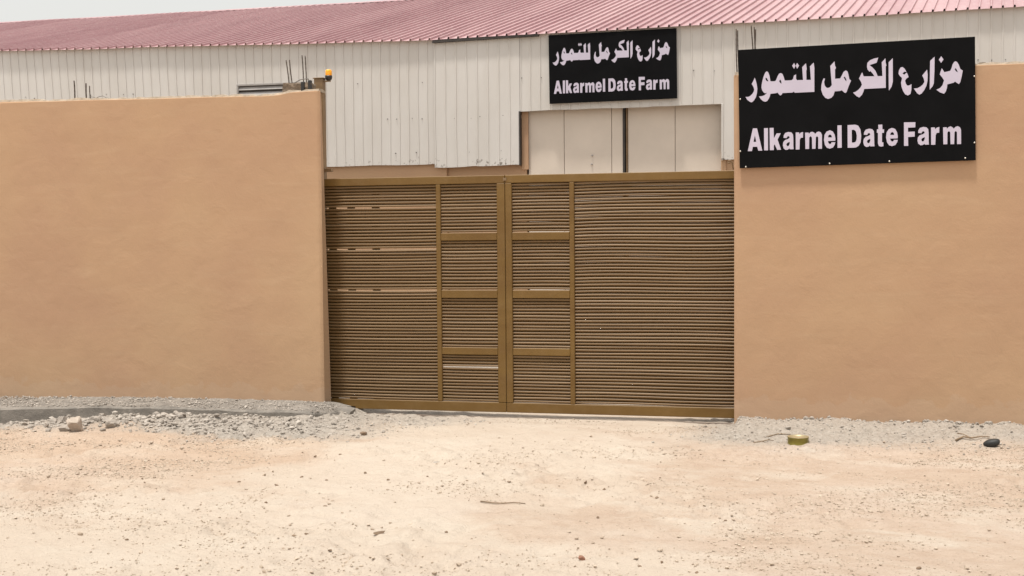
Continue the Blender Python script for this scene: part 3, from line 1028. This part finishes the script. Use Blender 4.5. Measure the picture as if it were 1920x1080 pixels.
def sign(centre, w, h, tilt, label, screws):
    s = empty('sign_board', centre, label, 'sign')
    s.rotation_euler = (0, -tilt, 0)
    def loc_bar(name, x0, x1, y0, y1, z0, z1, mat, bev):
        o = bar(name, x0, x1, y0, y1, z0, z1, mat, None, bev)
        o.parent = s
        return o
    loc_bar('panel', -w / 2, w / 2, 0.0, 0.022, -h / 2, h / 2, BLACK, 0.002)
    for me in GM:
        o = bpy.data.objects.new('letter', me)
        COL.objects.link(o)
        o.parent = s
        o.scale = (w / 2.2518, 1, h / 1.1923)
        o.location = (0, -0.0006, 0)
    for (u, v) in screws:
        o = lathe('screw', [(0.0, 0), (0.0085, 0), (0.007, 0.004), (0.0, 0.005)], SCREW, None, (0, 0, 0), 8)
        o.parent = s
        o.rotation_euler = (math.pi / 2, 0, 0)
        o.location = (u, 0.0, v)
    return s


sign((0.692, -0.045, 3.218), 2.252, 1.192, 0.0129, 'large black sign with white Arabic and English lettering on the right wall', [(-1.065, -0.585), (-0.245, -0.580), (0.325, -0.578), (1.03, -0.572), (1.115, -0.425), (1.117, 0.215), (-1.118, -0.425), (-1.112, 0.10)])
sign((-2.996, 8.925, 5.003), 2.314, 1.240, 0.0085, 'black lettered sign under the roof edge above the warehouse door', [])

# ------------------------------------------------------------------ small things on the ground
def gz(x, y):
    return float(ground_h(np.array(x), np.array(y)))


def gz_top(x, y):
    z = gz(x, y)
    return z


tc = (0.142, -1.02, gz(0.142, -1.02) - 0.006)
tin = empty('tin_can', tc, 'squat olive green tin can standing on the gravel below the large sign', 'can')
lathe('body', [(0.0, 0.0), (0.094, 0.0), (0.098, 0.005), (0.096, 0.010), (0.095, 0.072), (0.098, 0.077), (0.098, 0.082)], TIN, tin, tc, 28)
lathe('rim', [(0.098, 0.0825), (0.099, 0.087), (0.093, 0.088), (0.091, 0.078), (0.0, 0.077)], TINLID, tin, tc, 28)

bx, by = 1.835, -1.0
bz = gz(bx, by)
bm = bmesh.new()
bmesh.ops.create_icosphere(bm, subdivisions=3, radius=1)
for v in bm.verts:
    c = v.co.copy()
    s = 1.0
    if c.x < 0:
        s = 1 - 0.45 * (-c.x) ** 1.5
    c.x = math.copysign(abs(c.x) ** 0.8, c.x); c.z = math.copysign(abs(c.z) ** 0.7, c.z)
    v.co = Vector((bx + c.x * 0.072, by + c.y * 0.05 * s, bz + 0.034 + c.z * 0.036 * s + (0.012 * c.x)))
bm.verts.index_update()
shoe = obj('rubber_lump', [tuple(v.co) for v in bm.verts], [[v.index for v in f.verts] for f in bm.faces], RUBBER, None, smooth=True, origin=(bx, by, bz))
tag(shoe, 'dark rubbery lump of litter on the gravel by the right wall', 'litter')
bm.free()


def stick(pts, r, label):
    P = [(x, y, gz(x, y) + 0.004 + dz) for (x, y, dz) in pts]
    n = len(P)
    o = tube('stick', P, [r * 0.72 * (1 - 0.5 * i / (n - 1)) for i in range(n)], STICK, None, 6, origin=P[0])
    tag(o, label, 'stick')


stick([(-2.12, -4.08, 0.004), (-2.03, -4.075, 0.006), (-1.95, -4.085, 0.004), (-1.87, -4.08, 0.006), (-1.79, -4.075, 0.003)], 0.008, 'thin dry stick lying alone on the sand in the middle foreground')
stick([(-0.26, -1.13, 0.0), (-0.19, -1.04, 0.006), (-0.13, -0.99, 0.01), (-0.08, -0.96, 0.005)], 0.009, 'dry twig on the gravel just left of the olive tin can')
stick([(-0.16, -0.72, 0.0), (-0.04, -0.71, 0.008), (0.08, -0.70, 0.004)], 0.010, 'grey stick on the gravel behind the olive tin can')
stick([(1.56, -0.76, 0.0), (1.63, -0.75, 0.012), (1.70, -0.78, 0.02), (1.78, -0.77, 0.02), (1.86, -0.74, 0.012)], 0.014, 'dark stick on the gravel beside the rubbery litter')
stick([(1.60, -0.62, 0.03), (1.64, -0.68, 0.02), (1.70, -0.76, 0.008)], 0.009, 'short forked twig leaning behind the rubbery litter')

# stones --------------------------------------------------------------
ICO = None
bm = bmesh.new(); bmesh.ops.create_icosphere(bm, subdivisions=1, radius=1)
bm.verts.index_update()
ICO1 = (np.array([tuple(v.co) for v in bm.verts]), np.array([[v.index for v in f.verts] for f in bm.faces]))
bm.free()
bm = bmesh.new(); bmesh.ops.create_icosphere(bm, subdivisions=3, radius=1)
bm.verts.index_update()
ICO3 = (np.array([tuple(v.co) for v in bm.verts]), np.array([[v.index for v in f.verts] for f in bm.faces]))
bm.free()


def rock_verts(base, seed, ax, ay, az, angular=0.5):
    r = np.random.default_rng(seed)
    v = base.copy()
    for k in range(16):                       # chop with random planes for faceted sides
        n = r.normal(size=3); n /= np.linalg.norm(n)
        d = r.uniform(0.42, 0.85)
        s = v @ n
        over = np.clip(s - d, 0, None)
        v = v - over[:, None] * n[None, :] * (0.8 + 0.4 * angular)
    v = v * (1 + 0.06 * r.normal(size=(len(v), 1)) * (len(v) < 60))
    return v * np.array([ax, ay, az])


def rock(name, x, y, size, mat, label, seed, group=None, squash=0.7, sink=0.3, cat='stone'):
    ax, ay, az = size, size * 0.8, size * squash
    v = rock_verts(ICO3[0], seed, ax, ay, az)
    a = np.random.default_rng(seed + 99).uniform(0, 6.28)
    R_ = np.array([[math.cos(a), -math.sin(a), 0], [math.sin(a), math.cos(a), 0], [0, 0, 1]])
    v = v @ R_.T
    z = gz(x, y)
    v = v + np.array([x, y, z + az * (1 - 2 * sink) * 0.75])
    o = obj(name, v, ICO3[1].tolist(), mat, None, origin=(x, y, z))
    return tag(o, label, cat, group)


WHITE_ROCK = make_rock('pale_limestone', (0.43, 0.36, 0.295), 0.12)
BROWN_ROCK = make_rock('brown_stone', (0.20, 0.138, 0.09), 0.2)
RED_ROCK = make_rock('reddish_stone', (0.24, 0.115, 0.07), 0.2)
GREY_ROCK = make_rock('grey_rubble', (0.345, 0.302, 0.258), 0.25)
rock('stone', -6.90, -1.80, 0.135, WHITE_ROCK, 'pale cream boulder sitting in front of the grey rubble at the left', 5, squash=0.85, sink=0.2)
rock('stone', -7.02, -1.78, 0.10, GREY_ROCK, 'grey lump touching the pale cream boulder on its left', 6, squash=0.5)
rock('stone', -2.54, -5.06, 0.048, BROWN_ROCK, 'brown stone alone on the sand in the lower left of centre', 8, squash=0.5)
rock('stone', -1.161, -5.40, 0.034, RED_ROCK, 'small reddish stone near the bottom edge right of centre', 9, squash=0.55)
rock('stone', -3.99, -1.40, 0.055, BROWN_ROCK, 'brown stone on the sand in front of the left gate leaf', 12, squash=0.5)
rock('stone', -4.09, -1.42, 0.03, GREY_ROCK, 'little grey stone just left of the brown one before the left gate leaf', 13)
rock('stone', -2.88, -2.62, 0.038, GREY_ROCK, 'flat grey stone on pale sand in front of the gate centre', 14, squash=0.4)

GL1 = 'grey rubble stone lying in the heap below the left wall'
count = 0
tries = 0
while count < 95 and tries < 4000:
    tries += 1
    x = rng.uniform(-8.7, -4.35); y = rng.uniform(-1.85, -0.5)
    wgt = math.exp(-((x + 7.0) / 1.6) ** 2 - ((y + 1.3) / 0.42) ** 2)
    if rng.random() > wgt + 0.06 or y > float(footing_edge(x)) - 0.05:
        continue
    rock('stone', x, y, float(np.clip(rng.lognormal(-3.3, 0.38), 0.022, 0.08)), GREY_ROCK, GL1, 100 + count, 'grey rubble stones below the left wall', squash=rng.uniform(0.5, 0.9))
    count += 1
GL2 = 'tan stone larger than the grit scattered on the sandy foreground'
for k in range(46):
    if k < 22:
        x = rng.uniform(-6.5, -3.0); y = rng.uniform(-5.2, -2.2)
    else:
        x = rng.uniform(-4.2, 1.6); y = rng.uniform(-5.6, -1.6)
    rock('stone', x, y, rng.uniform(0.010, 0.024), BROWN_ROCK, GL2, 300 + k, 'loose stones on the sand', squash=rng.uniform(0.45, 0.7))


def scatter(name, pts, sizes, mat, label, cat):
    n = len(pts)
    base, faces = ICO1
    nv = len(base)
    variants = [rock_verts(base, 900 + q, 1, 1, 1) for q in range(24)]
    V = np.zeros((n, nv, 3)); T = np.zeros((n, nv), np.float32)
    for i, (x, y) in enumerate(pts):
        s = sizes[i]
        v = variants[i % 24] * np.array([s, s * rng.uniform(0.6, 1), s * rng.uniform(0.4, 0.8)])
        a = rng.uniform(0, 6.28); ca, sa = math.cos(a), math.sin(a)
        V[i, :, 0] = v[:, 0] * ca - v[:, 1] * sa + x
        V[i, :, 1] = v[:, 0] * sa + v[:, 1] * ca + y
        V[i, :, 2] = v[:, 2] + s * 0.25
        T[i] = rng.random()
    P = np.array(pts)
    V[:, :, 2] += ground_h(P[:, 0], P[:, 1])[:, None]
    F = (faces[None, :, :] + (np.arange(n) * nv)[:, None, None]).reshape(-1, 3)
    o = obj(name, V.reshape(-1, 3), F.tolist(), mat)
    at = o.data.attributes.new('tone', 'FLOAT', 'POINT')
    at.data.foreach_set('value', T.reshape(-1))
    return tag(o, label, cat, kind='stuff')


# sandy pebbles, thicker in drifts
pts, sz = [], []
N0 = 230000
X = rng.uniform(-9.5, 3.2, N0); Y = rng.uniform(-7.0, 0.2, N0)
dens = np.clip(0.09 + 2.0 * fbm(X * 0.8, Y * 1.6, 201, 4), 0.05, 0.8) * (1 - 0.5 * lane_mask(X, Y)) * (1 + 0.8 * warm_mask(X, Y))
keep = (rng.random(N0) < dens) & (gravel_mask(X, Y) < 0.7)
X, Y = X[keep], Y[keep]
S = np.clip(rng.lognormal(-5.3, 0.55, len(X)), 0.003, 0.026)
scatter('pebbles', list(zip(X, Y)), S, SAND_STONE, 'tan pebbles and grit strewn over the sandy ground', 'pebbles')
# grey gravel by the walls
N0 = 52000
X = rng.uniform(-9.6, 3.3, N0); Y = rng.uniform(-2.1, 0.25, N0)
gm = gravel_mask(X, Y)
heapw = np.exp(-((X + 6.5) / 1.7) ** 2 - ((Y + 1.15) / 0.5) ** 2)
keep = (rng.random(N0) < gm * (0.30 + 0.5 * heapw)) & ((X > -4.7) | (Y < footing_edge(X) - 0.02)) & ~((X < -0.45) & (X > -5.2) & (Y > 0.1)) & ~((X > -0.5) & (Y > 0))
X, Y = X[keep], Y[keep]
hw = np.exp(-((X + 6.5) / 1.7) ** 2 - ((Y + 1.15) / 0.5) ** 2)
S = np.clip(rng.lognormal(-4.85, 0.55, len(X)) * (1 + 1.3 * hw), 0.003, 0.05)
scatter('gravel', list(zip(X, Y)), S, GREY_STONE, 'grey crushed gravel banked along the foot of the walls', 'gravel')
# clods and crumbs tight against the plaster
X = rng.uniform(-0.46, 3.4, 420)
Y = -np.abs(rng.normal(0.0, 0.035, len(X))) - 0.006
S = np.clip(rng.lognormal(-4.3, 0.5, len(X)), 0.005, 0.04)
scatter('wall_foot_crumbs', list(zip(X, Y)), S, GREY_STONE, 'crumbs of mortar and gravel lying tight against the right wall', 'gravel')
# gravel lying on top of the footing
N0 = 7000
X = rng.uniform(-10.5, -4.75, N0); Y = rng.uniform(-0.62, -0.01, N0)
keep = (Y > footing_edge(X) + 0.03)
X, Y = X[keep], Y[keep]
_gh = ground_h
top = np.interp(X, [-9.5, -8, -7, -5, -4.6], [0.035, 0.062, 0.082, 0.078, 0.05]) + 0.04 * np.clip((Y - footing_edge(X)) / 0.5, 0, 1)
ground_h_saved = ground_h
lut = dict()


def ground_h(x, y):
    x = np.asarray(x, float)
    if x.shape == top.shape:
        return top
    return ground_h_saved(x, y)


S = np.clip(rng.lognormal(-4.85, 0.5, len(X)), 0.003, 0.03)
scatter('footing_gravel', list(zip(X, Y)), S, GREY_STONE, 'grey gravel lying on the concrete strip under the left wall', 'gravel')
